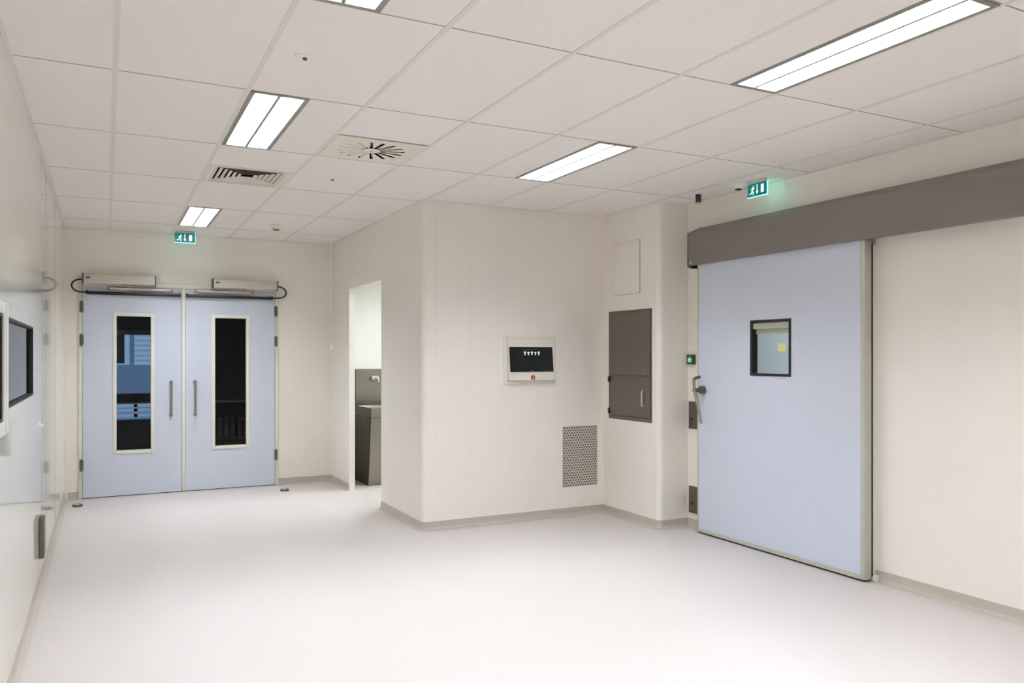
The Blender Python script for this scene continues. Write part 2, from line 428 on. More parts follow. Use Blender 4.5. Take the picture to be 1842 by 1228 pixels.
def closer(x0, x1, rx0, rx1, zr, label, caps):
    root = thing('door_closer', label, 'door closer', ((x0+x1)/2, YB-0.02, 2.27), 'door closers above the double door')
    h = MB().prism([(YB-0.021, 2.272), (YB-0.128, 2.272), (YB-0.134, 2.279), (YB-0.134, 2.358), (YB-0.126, 2.370), (YB-0.021, 2.372)], 'x', x0+0.010, x1-0.010)
    hh = h.build('housing', M['alu_light'], root)
    m = MB()
    lx = x0 + 0.030
    m.prism([(lx, 2.322), (lx+0.014, 2.322), (lx+0.018, 2.340), (lx+0.004, 2.340)], 'y', YB-0.1355, YB-0.1342); m.box(lx+0.018, lx+0.042, YB-0.1355, YB-0.1342, 2.326, 2.340)
    m.build('maker_mark', M['black'], hh)
    for a_, b_ in ((x0, x0+0.010), (x1-0.010, x1)):
        MB().prism([(YB-0.021, 2.268), (YB-0.132, 2.268), (YB-0.138, 2.276), (YB-0.138, 2.362), (YB-0.128, 2.375), (YB-0.021, 2.376)], 'x', a_, b_).build('end_cap', M['black'], root)
    # slide rail on the leaf and its arm
    r = MB().bbox(rx0, rx1, YB-0.066, YB-0.030, zr, zr+0.023, 0.003)
    r.build('slide_rail', M['alu_light'], root)
    for ex0, ex1 in ((rx0-0.012, rx0), (rx1, rx1+0.012)):
        MB().bbox(ex0, ex1, YB-0.066, YB-0.030, zr-0.002, zr+0.025, 0.003).build('rail_end', M['steel_dark'], root)
    xm = (x0+x1)/2; xe = (rx0+rx1)/2
    MB().cyl((xm, YB-0.10, 2.274), (xm, YB-0.10, 2.256), 0.011, 14).tube([(xm, YB-0.10, 2.260), (xe, YB-0.052, 2.257)], 0.006, 8).build('arm', M['alu'], root)
    return root
closer(-0.214, 0.484, 0.036, 0.638, 2.219, 'long silver door closer box above the left leaf of the double door', 0)
closer(1.058, 1.765, 0.893, 1.487, 2.222, 'long silver door closer box above the right leaf of the double door', 1)

def sensor(x0, x1, cable_x, sgn, label):
    root = thing('sensor_bar', label, 'sensor bar', ((x0+x1)/2, YB-0.02, 2.18), 'black sensor bars across the tops of the double door')
    MB().bbox(x0, x1, YB-0.060, YB-0.018, 2.163, 2.195, 0.007).build('bar', M['black'], root)
    for ex in (x0, x1):
        MB().bbox(ex-0.010, ex+0.010, YB-0.064, YB-0.018, 2.164, 2.203, 0.004).build('end_block', M['black'], root)
    pts = []
    for k in range(13):
        t = k/12*PI
        pts.append((cable_x + sgn*0.088*math.sin(t)*1.0, YB-0.075+0.02*math.cos(t), 2.249 + 0.068*math.cos(t)))
    pts = [(cable_x, YB-0.055, 2.318)] + pts + [(cable_x - sgn*0.05, YB-0.045, 2.181)]
    MB().tube(pts, 0.0080, 8).build('cable', M['black'], root)
sensor(-0.175, 0.727, -0.226, -1, 'thin black sensor bar along the top of the left blue door leaf')
sensor(0.802, 1.712, 1.777, 1, 'thin black sensor bar along the top of the right blue door leaf')

# floor door stops
for i, (x, y, lb) in enumerate(((-0.25, 9.33, 'left'), (1.772, 9.33, 'right'))):
    r = thing('door_stop', 'low ring shaped steel floor stop in front of the %s jamb of the double door' % lb, 'door stop', (x, y, 0), 'steel floor door stops')
    n = 28; pr = []
    s_ = MB(); R0, r0 = 0.038, 0.012
    vs = []; fs = []
    for k in range(n):
        A = 2*PI*k/n
        for j in range(10):
            B = 2*PI*j/10
            q = R0 + r0*math.cos(B); vs.append((x+q*math.cos(A), y+q*math.sin(A), 0.011 + 0.011*math.sin(B)))
    for k in range(n):
        for j in range(10):
            fs.append((k*10+j, ((k+1) % n)*10+j, ((k+1) % n)*10+(j+1) % 10, k*10+(j+1) % 10))
    s_.add(vs, fs); s_.build('ring', M['steel_dark'], r)
    MB().lathe([(0.030, 0.0), (0.028, 0.016), (0.012, 0.021)], (x, y, 0), 'z', 24).build('centre_cap', M['white'], r)

# ---------------------------------------------------------------- sliding door
XF = 4.470; XBK = 4.534
LY0, LY1, LZ1 = 3.730, 5.458, 2.33
root = thing('door_3', 'wide pale blue sliding door leaf with small black-framed window', 'door', (XF, (LY0+LY1)/2, 0), kind='structure')
VY0, VY1, VZ0, VZ1 = 4.389, 4.815, 1.356, 1.788
MB().slab('x', XF, XBK-XF, LY0+0.036, LY1-0.016, 0.044, LZ1, [(VY0+0.006, VY1-0.006, VZ0+0.006, VZ1-0.006)]).build('leaf', M['blue'], root)
e = MB()
e.bbox(XF-0.003, XBK, LY0, LY0+0.036, 0.014, LZ1, 0.003)
e.bbox(XF-0.003, XBK, LY1-0.016, LY1, 0.014, LZ1, 0.003)
e.box(XF-0.003, XBK, LY0+0.036, LY1-0.016, 0.014, 0.044)
e.build('edge_profile', M['alu'], root)
MB().box(XF+0.006, XBK-0.008, LY0+0.01, LY1-0.01, 0.002, 0.014).build('floor_seal', M['black'], root)
f = MB()
t = 0.020
f.box(XF-0.005, XBK-0.01, VY0, VY0+t, VZ0, VZ1); f.box(XF-0.005, XBK-0.01, VY1-t, VY1, VZ0, VZ1)
f.box(XF-0.005, XBK-0.01, VY0+t, VY1-t, VZ0, VZ0+t); f.box(XF-0.005, XBK-0.01, VY0+t, VY1-t, VZ1-t, VZ1)
f.build('window_gasket', M['black'], root)
MB().box(4.518, 4.523, VY0+0.012, VY1-0.012, VZ0+0.012, VZ1-0.012).build('glass_pane', M['glass'], root)
bl = MB().bbox(XF+0.003, 4.500, VY0+0.022, VY1-0.022, 1.718, 1.764, 0.006).build('blind_cassette', M['blind'], root)
MB().box(4.502, 4.505, VY0+0.022, VY1-0.030, 1.684, 1.724).bbox(4.499, 4.508, VY0+0.022, VY1-0.030, 1.680, 1.690, 0.002).build('blind_fabric', M['blind'], root)
# lever handle: hub standing off the leaf, long lever down, short grip at its top
hy, hz = 5.375, 1.222
h = MB().lathe([(0.034, 0.0), (0.034, -0.030), (0.030, -0.040), (0.016, -0.046), (0.016, -0.092)], (XF-0.003, hy, hz), 'x', 24)
h.lathe([(0.020, 0.0), (0.020, -0.016)], (XF-0.090, hy, hz), 'x', 20)
hub = h.build('handle_hub', M['steel_dark'], root)
h = MB().tube([(4.372, hy+0.012, 1.322), (4.372, hy+0.010, 1.28), (4.370, hy, 1.222), (4.372, hy-0.045, 1.08), (4.372, hy-0.085, 0.948)], 0.0125, 12)
h.build('lever', M['steel'], root)
MB().tube([(4.372, hy+0.012, 1.312), (4.392, hy+0.010, 1.324), (4.432, hy+0.008, 1.334)], 0.013, 12).build('grip', M['steel_dark'], root)
# sticky note
tag(MB().box(4.5165, 4.5178, 4.491, 4.571, 1.545, 1.604).build('sticky_note', M['note']), 'small yellow sticky note on the window of the sliding door', 'note')

# cover over the sliding track
hd = MB(); Y1h, Y0h = 5.535, -1.2
root = thing('track_cover', 'long grey-brown cover box over the sliding door along the right wall', 'door track cover', (XR, 2.2, 2.27))
c = MB().prism([(XR-0.001, 2.300), (4.440, 2.282), (4.428, 2.286), (4.425, 2.300), (4.425, 2.558), (XR-0.001, 2.627)], 'y', Y0h, Y1h-0.008)
c.build('cover', M['header'], root)
c = MB().prism([(4.565, 2.272), (4.432, 2.268), (4.420, 2.285), (4.421, 2.562), (4.574, 2.631), (4.574, 2.272)], 'y', Y1h-0.008, Y1h)
c.build('end_cap', M['header'], root)
MB().box(4.445, 4.56, 5.475, Y1h-0.015, 2.262, 2.285).build('end_stop', M['dark'], root)
MB().bbox(4.4215, 4.425, 5.478, 5.508, 2.303, 2.312, 0.001).build('maker_mark', M['white'], root)

# jamb posts on the wall, black strip in the gap behind the leaf
q = MB().box(XR-0.018, XR-0.0005, SY1, SY1+0.035, 0.075, 2.262)
q.box(XR-0.024, XR-0.0005, 3.735, 3.765, 0.0, 2.262)
tag(q.build('trim_6', M['cream']), kind='structure')
q = MB().box(4.548, 4.5535, 3.736, 3.756, 0.03, 2.262)
tag(q.build('trim_7', M['black']), kind='structure')
gd = MB().bbox(4.542, 4.576, 3.700, 3.733, 0.0, 0.040, 0.006)
tag(gd.build('floor_guide', M['white'], origin=(4.56, 3.716, 0)), 'small white floor guide block at the near foot of the sliding door', 'door guide')

# green switch and two steel plates in the strip between column and door
r = thing('door_switch', 'small green wall switch with lit square beside the sliding door', 'switch', (XR, 5.665, 1.48))
MB().bbox(XR-0.030, XR-0.0005, 5.612, 5.706, 1.436, 1.522, 0.006).build('housing', M['green'], r)
MB().bbox(XR-0.032, XR-0.030, 5.638, 5.684, 1.455, 1.492, 0.001).build('push_field', M['lamp_green'], r)
MB().lathe([(0.005, 0), (0.005, -0.003)], (XR-0.030, 5.66, 1.507), 'x', 12).build('indicator', M['lamp_green'], r)
for z0, z1, lb in ((0.868, 1.108, 'upper steel plate with a dark hole beside the sliding door, below its lever'), (0.127, 0.362, 'lower steel plate with a dark hole beside the sliding door, just above the skirting')):
    r = thing('steel_plate', lb, 'metal plate', (XR, 5.6, z0), 'steel plates beside the sliding door')
    MB().bbox(XR-0.012, XR-0.0005, 5.50, 5.697, z0, z1, 0.002).build('plate', M['steel_dark'], r)
    MB().lathe([(0.013, 0), (0.013, -0.004), (0.009, -0.006)], (XR-0.012, 5.652, z0+0.085), 'x', 16).build('knob', M['black'], r)  # black disc painted in for the dark of the plate's hole

# ---------------------------------------------------------------- partition fittings
r = thing('control_panel', 'wall control panel with black touch screen and red button', 'control panel', (3.455, YP, 1.26))
f = MB(); x0, x1, z0, z1 = 3.188, 3.721, 1.256, 1.694; t = 0.026
f.bbox(x0, x0+t, YP-0.012, YP-0.0005, z0, z1, 0.003); f.bbox(x1-t, x1, YP-0.012, YP-0.0005, z0, z1, 0.003)
f.bbox(x0+t, x1-t, YP-0.012, YP-0.0005, z0, z0+t, 0.003); f.bbox(x0+t, x1-t, YP-0.012, YP-0.0005, z1-t, z1, 0.003)
f.build('mounting_frame', M['offwhite'], r)
bd = MB().prism([(YP-0.001, 1.286), (YP-0.052, 1.286), (YP-0.010, 1.666), (YP-0.001, 1.666)], 'x', 3.224, 3.690)
bo = bd.build('body', M['offwhite'], r)
def onface(x0, x1, z0, z1, off, mb=None):
    # slab on the sloping front of the body
    mb = mb or MB()
    def y(z): return YP-0.052 + (z-1.286)/(1.666-1.286)*0.042
    n = -off
    return mb.add([(x0,y(z0),z0),(x1,y(z0),z0),(x1,y(z1),z1),(x0,y(z1),z1),(x0,y(z0)+n,z0),(x1,y(z0)+n,z0),(x1,y(z1)+n,z1),(x0,y(z1)+n,z1)],
                  [(0,1,2,3),(7,6,5,4),(0,4,5,1),(1,5,6,2),(2,6,7,3),(3,7,4,0)])
scr = onface(3.234, 3.682, 1.364, 1.592, 0.002).build('screen', M['screen'], r)
gl = MB()
for k in range(5):
    cx = 3.392 + k*0.036
    onface(cx-0.011, cx+0.011, 1.537, 1.546, 0.0026, gl)
    onface(cx-0.005, cx+0.005, 1.517, 1.5369, 0.0026, gl)
    if k in (0, 2, 4): onface(cx-0.008, cx+0.008, 1.5461, 1.551, 0.0026, gl)
gl.build('display_symbols', M['glyph'], scr)
gl = MB()
for k in range(9): onface(3.380+k*0.019, 3.394+k*0.019, 1.566+k*0.0006, 1.571+k*0.0006, 0.0026, gl)  # row of faint grey marks above the symbols
gl.build('display_faint_row', M['glyph_dim'], scr)
gl = MB()
for k in range(4): onface(3.438+k*0.011, 3.446+k*0.011, 1.371, 1.379, 0.0026, gl)
gl.build('maker_mark', M['glyph_dim'], scr)
zb = 1.314; yb = YP-0.052 + (zb-1.286)/0.38*0.042
bt = MB().lathe([(0.020, 0.0), (0.020, -0.012), (0.017, -0.016)], (3.462, yb, zb), 'y', 24).build('push_button', M['red'], r)
MB().lathe([(0.006, -0.016), (0.006, -0.018)], (3.462, yb, zb), 'y', 16).build('button_mark', M['alu_light'], bt)

# perforated return-air grille
r = thing('air_grille', 'perforated rectangular air grille low in the partition wall', 'air grille', (3.996, YP, 0.27))
MB().box(3.808, 4.186, YP-0.0016, YP-0.0004, 0.272, 0.842).build('backing', M['filter'], r)
gm = MB(); nx, pr = 14, 0.382/14
hr = pr/math.sqrt(3); rows = int(0.57/(1.5*hr))
for j in range(rows+1):
    for i in range(nx + (0 if j % 2 else 0)):
        cx = 3.806 + pr*(i+0.5) + (pr/2 if j % 2 else 0) - pr/4
        cz = 0.272 + hr + j*1.5*hr - 0.004
        if cx > 4.19 or cz > 0.842: continue
        o_ = [(cx + hr*math.sin(PI/3*k), cz + hr*math.cos(PI/3*k)) for k in range(6)]
        i_ = [(cx + hr*0.70*math.sin(PI/3*k), cz + hr*0.70*math.cos(PI/3*k)) for k in range(6)]
        vs = [(p[0], YP-0.0045, p[1]) for p in o_] + [(p[0], YP-0.0045, p[1]) for p in i_] + [(p[0], YP-0.002, p[1]) for p in i_] + [(p[0], YP-0.002, p[1]) for p in o_]
        fs = [(k, (k+1) % 6, 6+(k+1) % 6, 6+k) for k in range(6)] + [(6+k, 6+(k+1) % 6, 12+(k+1) % 6, 12+k) for k in range(6)]
        gm.add(vs, fs)
gm.build('perforated_face', M['grille'], r)

# steel cabinet in the column's side
r = thing('wall_cabinet', 'recessed dark grey steel cabinet with upper door and lower door', 'cabinet', (XI, 6.166, 0.917))
MB().bbox(XI-0.006, XI-0.0005, 5.823, 6.510, 0.917, 1.931, 0.002).build('frame', M['steel_dark'], r)
d = MB().bbox(XI-0.014, XI-0.006, 5.838, 6.498, 1.338, 1.920, 0.002).build('upper_door', M['cabinet'], r)
MB().lathe([(0.014, 0), (0.014, -0.008), (0.010, -0.010)], (XI-0.014, 5.890, 1.358), 'x', 18).build('lock', M['steel'], d)
d = MB().bbox(XI-0.014, XI-0.006, 5.838, 6.486, 0.960, 1.322, 0.002).build('lower_door', M['cabinet'], r)
MB().tube([(XI-0.014, 5.928, 1.197), (XI-0.032, 5.928, 1.197), (XI-0.036, 5.928, 1.185), (XI-0.036, 5.928, 1.075), (XI-0.032, 5.928, 1.063), (XI-0.014, 5.928, 1.063)], 0.0085, 10).build('handle', M['alu'], d)
for z in (1.262, 0.962):
    MB().bbox(XI-0.024, XI-0.006, 6.478, 6.500, z, z+0.055, 0.002).build('hinge', M['black'], r)
MB().bbox(XI-0.010, XI-0.006, 5.838, 6.498, 0.926, 0.948, 0.002).build('bottom_rail', M['cabinet'], r)

# flush access panel above it
r = thing('access_panel', 'flush cream access panel high above the grey steel cabinet', 'access panel', (XI, 6.21, 2.08))
MB().box(XI-0.0015, XI-0.0004, 6.000, 6.424, 2.078, 2.566).build('frame_gap', M['gap'], r)
MB().bbox(XI-0.005, XI-0.0015, 6.008, 6.422, 2.082, 2.564, 0.0015).build('panel', M['wall'], r)

# switch on the alcove wall edge
tag(MB().lathe([(0.018, 0), (0.018, -0.004), (0.014, -0.007)], (XP, 7.63, 1.035), 'x', 24).build('wall_switch', M['white'], origin=(XP, 7.63, 1.035)),
    'tiny round white button on the wall just right of the doorway', 'switch')

# ---------------------------------------------------------------- left wall
for n, y0, y1, z0, z1, lb in ((1, WY0, WY1, WZ0, WZ1, 'flush black-edged observation window in the glossy left wall, far pane'),
                          (2, NY0, NY1, NZ0, NZ1, 'near observation window with white frame in the glossy left wall')):
    r = thing('window_%d' % n, lb, 'window', (XL, (y0+y1)/2, z0), kind='structure')
    t = 0.012
    f = MB()
    f.box(XL-0.06, XL-0.0005, y0, y0+t, z0, z1); f.box(XL-0.06, XL-0.0005, y1-t, y1, z0, z1)
    f.box(XL-0.06, XL-0.0005, y0+t, y1-t, z0, z0+t); f.box(XL-0.06, XL-0.0005, y0+t, y1-t, z1-t, z1)
    f.build('gasket', M['black'], r)
    MB().box(XL-0.024, XL-0.018, y0+0.01, y1-0.01, z0+0.01, z1-0.01).build('glass_pane', M['glass_dark'], r)
    MB().box(XL-0.098, XL-0.06, y0, y1, z0, z1).build('dark_backing', M['black'], r)  # black box standing in for the dark room behind the glass
f = MB()
for a_ in ((NY1, NY1+0.17, NZ0-0.06, NZ1+0.05), (NY0-0.12, NY0, NZ0-0.06, NZ1+0.05), (NY0, NY1, NZ0-0.06, NZ0), (NY0, NY1, NZ1, NZ1+0.05)):
    f.bbox(XL, XL+0.008, *a_, 0.003)
f.box(XL+0.008, XL+0.014, NY1+0.03, NY1+0.055, NZ0-0.05, NZ1+0.04)
tag(f.build('trim_8', M['white']), kind='structure')
r = thing('wall_bracket', 'narrow upright steel bracket low on the left wall', 'bracket', (XL, 6.24, 0.18))
MB().bbox(XL+0.0005, XL+0.030, 6.18, 6.30, 0.185, 0.455, 0.006).build('plate', M['steel_dark'], r)
for z in (0.215, 0.425): MB().lathe([(0.006, 0.0), (0.006, 0.003)], (XL+0.030, 6.24, z), 'x', 10).build('screw', M['steel'], r)
tag(MB().lathe([(0.022, 0), (0.022, 0.006), (0.012, 0.010), (0.012, 0.022), (0.006, 0.026)], (XL, 6.19, 1.056), 'x', 20).build('round_knob', M['white'], origin=(XL, 6.19, 1.056)),
    'small round white knob on the glossy left wall', 'knob')
q = MB()
for y in (6.9, 8.1): q.box(XL+0.0003, XL+0.0012, y-0.002, y+0.002, 0.08, HC-0.01)
tag(q.build('trim_9', M['gap']), kind='structure')

# ---------------------------------------------------------------- ceiling fittings
def make_light(x, y, label):
    r = thing('recessed_light', label, 'ceiling light', (x, y, HC), 'recessed twin-tube ceiling lights')
    hw, hl = LW/2+0.004, LL/2+0.004
    fw = 0.026
    f = MB()
    f.box(x-hw, x-hw+fw, y-hl, y+hl, HC-0.004, HC+0.004); f.box(x+hw-fw, x+hw, y-hl, y+hl, HC-0.004, HC+0.004)
    f.box(x-hw+fw, x+hw-fw, y-hl, y-hl+fw, HC-0.004, HC+0.004); f.box(x-hw+fw, x+hw-fw, y+hl-fw, y+hl, HC-0.004, HC+0.004)
    f.build('frame', M['fixture'], r)
    # folded steel tray
    t = MB(); a, b = hw-fw, hl-fw; zt = HC+0.085
    for sx in (-1, 1):
        t.prism([(x+sx*a, HC+0.004), (x+sx*(a+0.008), HC+0.004), (x+sx*(a+0.008), zt), (x+sx*(a-0.011), zt), (x+sx*(a-0.009), HC+0.030)], 'y', y-b, y+b)
    t.build('side_reflector', M['fixture'], r)
    t = MB().box(x-a-0.008, x+a+0.008, y-b-0.008, y+b+0.008, zt, zt+0.006)
    for sy in (-1, 1): t.box(x-a, x+a, y+sy*b, y+sy*(b+0.008), HC+0.004, zt)
    t.build('tray', M['reflector'], r)
    lanes = []
    for sx in (-1, 1):
        c0, c1 = (x+0.009, x+a-0.012) if sx > 0 else (x-a+0.012, x-0.009)
        MB().box(c0, c1, y-b+0.003, y+b-0.003, HC+0.066, HC+0.070).build('light_strip', M['tube'], r)
        lanes.append((c0, c1))
    sp = MB().prism([(x-0.008, HC+0.001), (x+0.008, HC+0.001), (x+0.003, HC+0.064), (x-0.003, HC+0.064)], 'y', y-b, y+b)
    sp.build('spine', M['fixture'], r)
    lv = MB(); nb = 22
    for c0, c1 in lanes:
        for k in range(1, nb):
            yy = y-b + 2*b*k/nb
            lv.box(c0, c1, yy-0.0008, yy+0.0008, HC+0.006, HC+0.034)
    lv.build('louvre', M['reflector'], r)
    return r
lab = ['recessed twin-tube ceiling light between the ceiling vent and the round sprinkler cover',
       'recessed twin-tube ceiling light closest to the double door, above its exit sign',
       'recessed ceiling light cut off by the top edge, left of centre',
       'recessed twin-tube ceiling light right of the swirl diffuser, over the partition wall',
       'large near louvred ceiling light at the upper right, with visible cross blades',
       'recessed ceiling light behind the viewer in the left run',
       'recessed ceiling light behind the viewer in the right run']
L0 = make_light(lights[0][0], lights[0][1], lab[0])
for (x, y), lb in zip(lights[1:], lab[1:]):
    c = copy_tree(L0); c.location = (x, y, HC); c['label'] = lb
# the alcove's own ceiling light
ac = copy_tree(L0); ac.location = (AL[0], AL[1], HC); ac['label'] = 'ceiling light over the scrub sink inside the alcove, behind the doorway wall'
del ac['group']
for ch in [o for o in COL.objects if o.parent == ac and o.name.startswith('light_strip')]:
    ch.data = ch.data.copy(); ch.data.materials[0] = M['alcove_lamp']

# four-way louvred vent
r = thing('ceiling_vent', 'square ceiling vent with dark nested louvres', 'ceiling vent', (VENT[0], VENT[1], HC))
vx, vy = VENT; H0 = 0.283
f = MB().slab('z', HC-0.005, 0.006, vx-H0, vx+H0, vy-H0, vy+H0, [(vx-0.250, vx+0.250, vy-0.250, vy+0.250)])
f.build('frame', M['offwhite'], r)
MB().slab('z', HC+0.10, 0.004, vx-0.262, vx+0.262, vy-0.262, vy+0.262).build('duct', M['dark'], r)
bx = MB()
for a_ in ((vx-0.262, vx-0.258, vy-0.262, vy+0.262), (vx+0.258, vx+0.262, vy-0.262, vy+0.262), (vx-0.258, vx+0.258, vy-0.262, vy-0.258), (vx-0.258, vx+0.258, vy+0.258, vy+0.262)):
    bx.box(*a_, HC+0.0015, HC+0.10)
bx.build('collar', M['dark'], r)
v = MB(); th = 0.0015
for k in range(7):
    ro = 0.250 - 0.036*k; ri = ro - 0.026
    if ri < 0.01: break
    # sloping ring: outer lip low, inner edge high
    for s1 in ((1,0),(-1,0),(0,1),(0,-1)):
        def P(rad, side, z):
            if s1[0]: return (vx+s1[0]*rad, vy+side*rad, z)
            return (vx+side*rad, vy+s1[1]*rad, z)
        A = [P(ro, -1, HC-0.001), P(ro, 1, HC-0.001), P(ri, 1, HC+0.005), P(ri, -1, HC+0.005)]
        B = [(p[0], p[1], p[2]+th) for p in A]
        v.add(A+B, [(0,1,2,3),(7,6,5,4),(0,4,5,1),(1,5,6,2),(2,6,7,3),(3,7,4,0)])
v.build('louvres', M['vane'], r)

# swirl diffuser: square plate with radial slots
r = thing('swirl_diffuser', 'square ceiling air diffuser plate with radial swirl slots', 'air diffuser', (SWIRL[0], SWIRL[1], HC))
sx_, sy_ = SWIRL; NS = 16; r0, r1, hw = 0.060, 0.215, 0.0115
bm = MB(); 
V = []; Fc = []
def addq(pts): 
    n = len(V); V.extend(pts); Fc.append(tuple(range(n, n+len(pts))))
hz_ = HC-0.003
inner = []; 
for k in range(NS):
    A = 2*PI*k/NS + 0.1
    d = Vector((math.cos(A), math.sin(A))); p = Vector((-d.y, d.x))
    A2 = 2*PI*(k+1)/NS + 0.1
    d2 = Vector((math.cos(A2), math.sin(A2))); p2 = Vector((-d2.y, d2.x))
    c = Vector((sx_, sy_))
    a0 = c + d*r0 + p*hw; a1 = c + d*r1 + p*hw; b0 = c + d2*r0 - p2*hw; b1 = c + d2*r1 - p2*hw
    e0 = c + d*r0 - p*hw; e1 = c + d*r1 - p*hw
    z = hz_
    addq([(q.x, q.y, z) for q in (a0, a1, b1, b0)])            # wedge between two slots
    def edge(q):
        v_ = q - c; m = 0.287/max(abs(v_.x), abs(v_.y)); return c + v_*m
    ea, eb, ee = edge(a1), edge(b1), edge(e1)
    # outer field, with the plate's corner where the side changes
    def outer(p_, q_, P_, Q_):
        pts = [p_, P_]
        sp_, sq_ = (P_-c), (Q_-c)
        if (abs(abs(sp_.x)-0.287) < 1e-6) != (abs(abs(sq_.x)-0.287) < 1e-6):
            pts.append(c + Vector((math.copysign(0.287, (sp_+sq_).x), math.copysign(0.287, (sp_+sq_).y))))
        pts += [Q_, q_]
        addq([(q.x, q.y, z) for q in pts])
    outer(a1, b1, ea, eb); outer(e1, a1, ee, ea)
    inner += [e0, a0]
    # tilted blade in the slot
    zz = 0.020
    addq([(e0.x, e0.y, z), (e1.x, e1.y, z), ((c+d*r1+p*hw*0.2).x, (c+d*r1+p*hw*0.2).y, z+zz), ((c+d*r0+p*hw*0.2).x, (c+d*r0+p*hw*0.2).y, z+zz)])
addq([(q.x, q.y, hz_) for q in inner])
bm.add(V, Fc); pl = bm.build('slotted_plate', M['offwhite'], r, angle=10)
MB().slab('z', HC+0.07, 0.004, sx_-0.287, sx_+0.287, sy_-0.283, sy_+0.283).slab('x', sx_-0.291, 0.004, sy_-0.283, sy_+0.283, HC, HC+0.07).slab('x', sx_+0.287, 0.004, sy_-0.283, sy_+0.283, HC, HC+0.07).slab('y', sy_-0.287, 0.004, sx_-0.287, sx_+0.287, HC, HC+0.07).slab('y', sy_+0.283, 0.004, sx_-0.287, sx_+0.287, HC, HC+0.07).build('plenum', M['dark'], r)
MB().lathe([(0.012, -0.006), (0.014, 0.0)], (sx_, sy_, HC-0.003), 'z', 16).build('centre_screw', M['offwhite'], r)

# small ceiling devices
r = thing('sprinkler_cover', 'flush round white sprinkler cover with dark centre in near ceiling', 'sprinkler', (0.793, 3.707, HC))
x, y = 0.793, 3.707
MB().lathe([(0.044, 0), (0.044, -0.003), (0.038, -0.006), (0.014, -0.006)], (x, y, HC), 'z', 32).build('rosette', M['white'], r)
MB().lathe([(0.010, -0.006), (0.010, -0.014), (0.006, -0.016)], (x, y, HC), 'z', 16).build('nozzle', M['steel_dark'], r)

r = thing('smoke_detector', 'small square white smoke detector under the ceiling left of the partition', 'smoke detector', (1.555, 8.62, HC))
x, y = 1.555, 8.62
MB().lathe([(0.058, 0), (0.058, -0.012), (0.050, -0.022), (0.044, -0.024)], (x, y, HC), 'z', 28).build('base', M['offwhite'], r)
MB().lathe([(0.042, -0.024), (0.036, -0.042), (0.034, -0.046)], (x, y, HC), 'z', 28).build('sensing_head', M['offwhite'], r)
MB().lathe([(0.0345, -0.040), (0.0345, -0.052), (0.030, -0.054)], (x, y, HC), 'z', 28).build('sensor_slot', M['brown'], r)

r = thing('motion_sensor', 'white ceiling motion sensor with black lens left of the green exit sign', 'sensor', (4.40, 4.876, HC))
x, y = 4.40, 4.876
MB().lathe([(0.070, 0), (0.070, -0.004), (0.056, -0.010), (0.042, -0.012)], (x, y, HC), 'z', 28).build('flange', M['white'], r)
MB().lathe([(0.034, -0.012), (0.032, -0.030), (0.026, -0.036)], (x, y, HC), 'z', 28).build('housing', M['white'], r)
MB().lathe([(0.027, -0.032), (0.027, -0.040), (0.018, -0.044)], (x, y, HC), 'z', 24).build('lens', M['black'], r)

r = thing('signal_beacon', 'small blue and red cylindrical signal lamp under the ceiling by the column', 'signal lamp', (4.378, 5.336, HC))
x, y = 4.378, 5.336
MB().lathe([(0.024, 0), (0.024, -0.034)], (x, y, HC), 'z', 24).build('blue_section', M['navy'], r)
MB().lathe([(0.0235, -0.034), (0.0235, -0.068)], (x, y, HC), 'z', 24).build('red_section', M['darkred'], r)
MB().lathe([(0.024, -0.068), (0.024, -0.080), (0.020, -0.083)], (x, y, HC), 'z', 24).build('base_cap', M['alu_light'], r)

tag(MB().lathe([(0.013, 0), (0.013, -0.005), (0.009, -0.009)], (1.533, 6.195, HC), 'z', 16).build('ceiling_plug', M['steel_dark'], origin=(1.533, 6.195, HC)),
    'tiny dark plug in the ceiling tile right of the louvred vent', 'ceiling plug')

# alarm pull cord
r = thing('pull_cord', 'white pull cord hanging from the ceiling in the far right corner', 'pull cord', (2.36, 9.60, HC))
x, y = 2.362, 9.60
MB().lathe([(0.02, 0), (0.02, -0.012), (0.010, -0.018)], (x, y, HC), 'z', 20).build('ceiling_socket', M['white'], r)
MB().cyl((x, y, HC-0.016), (x, y, 1.67), 0.0055, 8).build('cord', M['bright_white'], r)
MB().lathe([(0.008, 0.0), (0.008, 0.02)], (x, y, 2.21), 'z', 12).build('connector', M['white'], r)
MB().lathe([(0.007, 0.10), (0.010, 0.085), (0.026, 0.008), (0.025, 0.0)], (x, y, 1.585), 'z', 18).build('pull_handle', M['bright_white'], r)

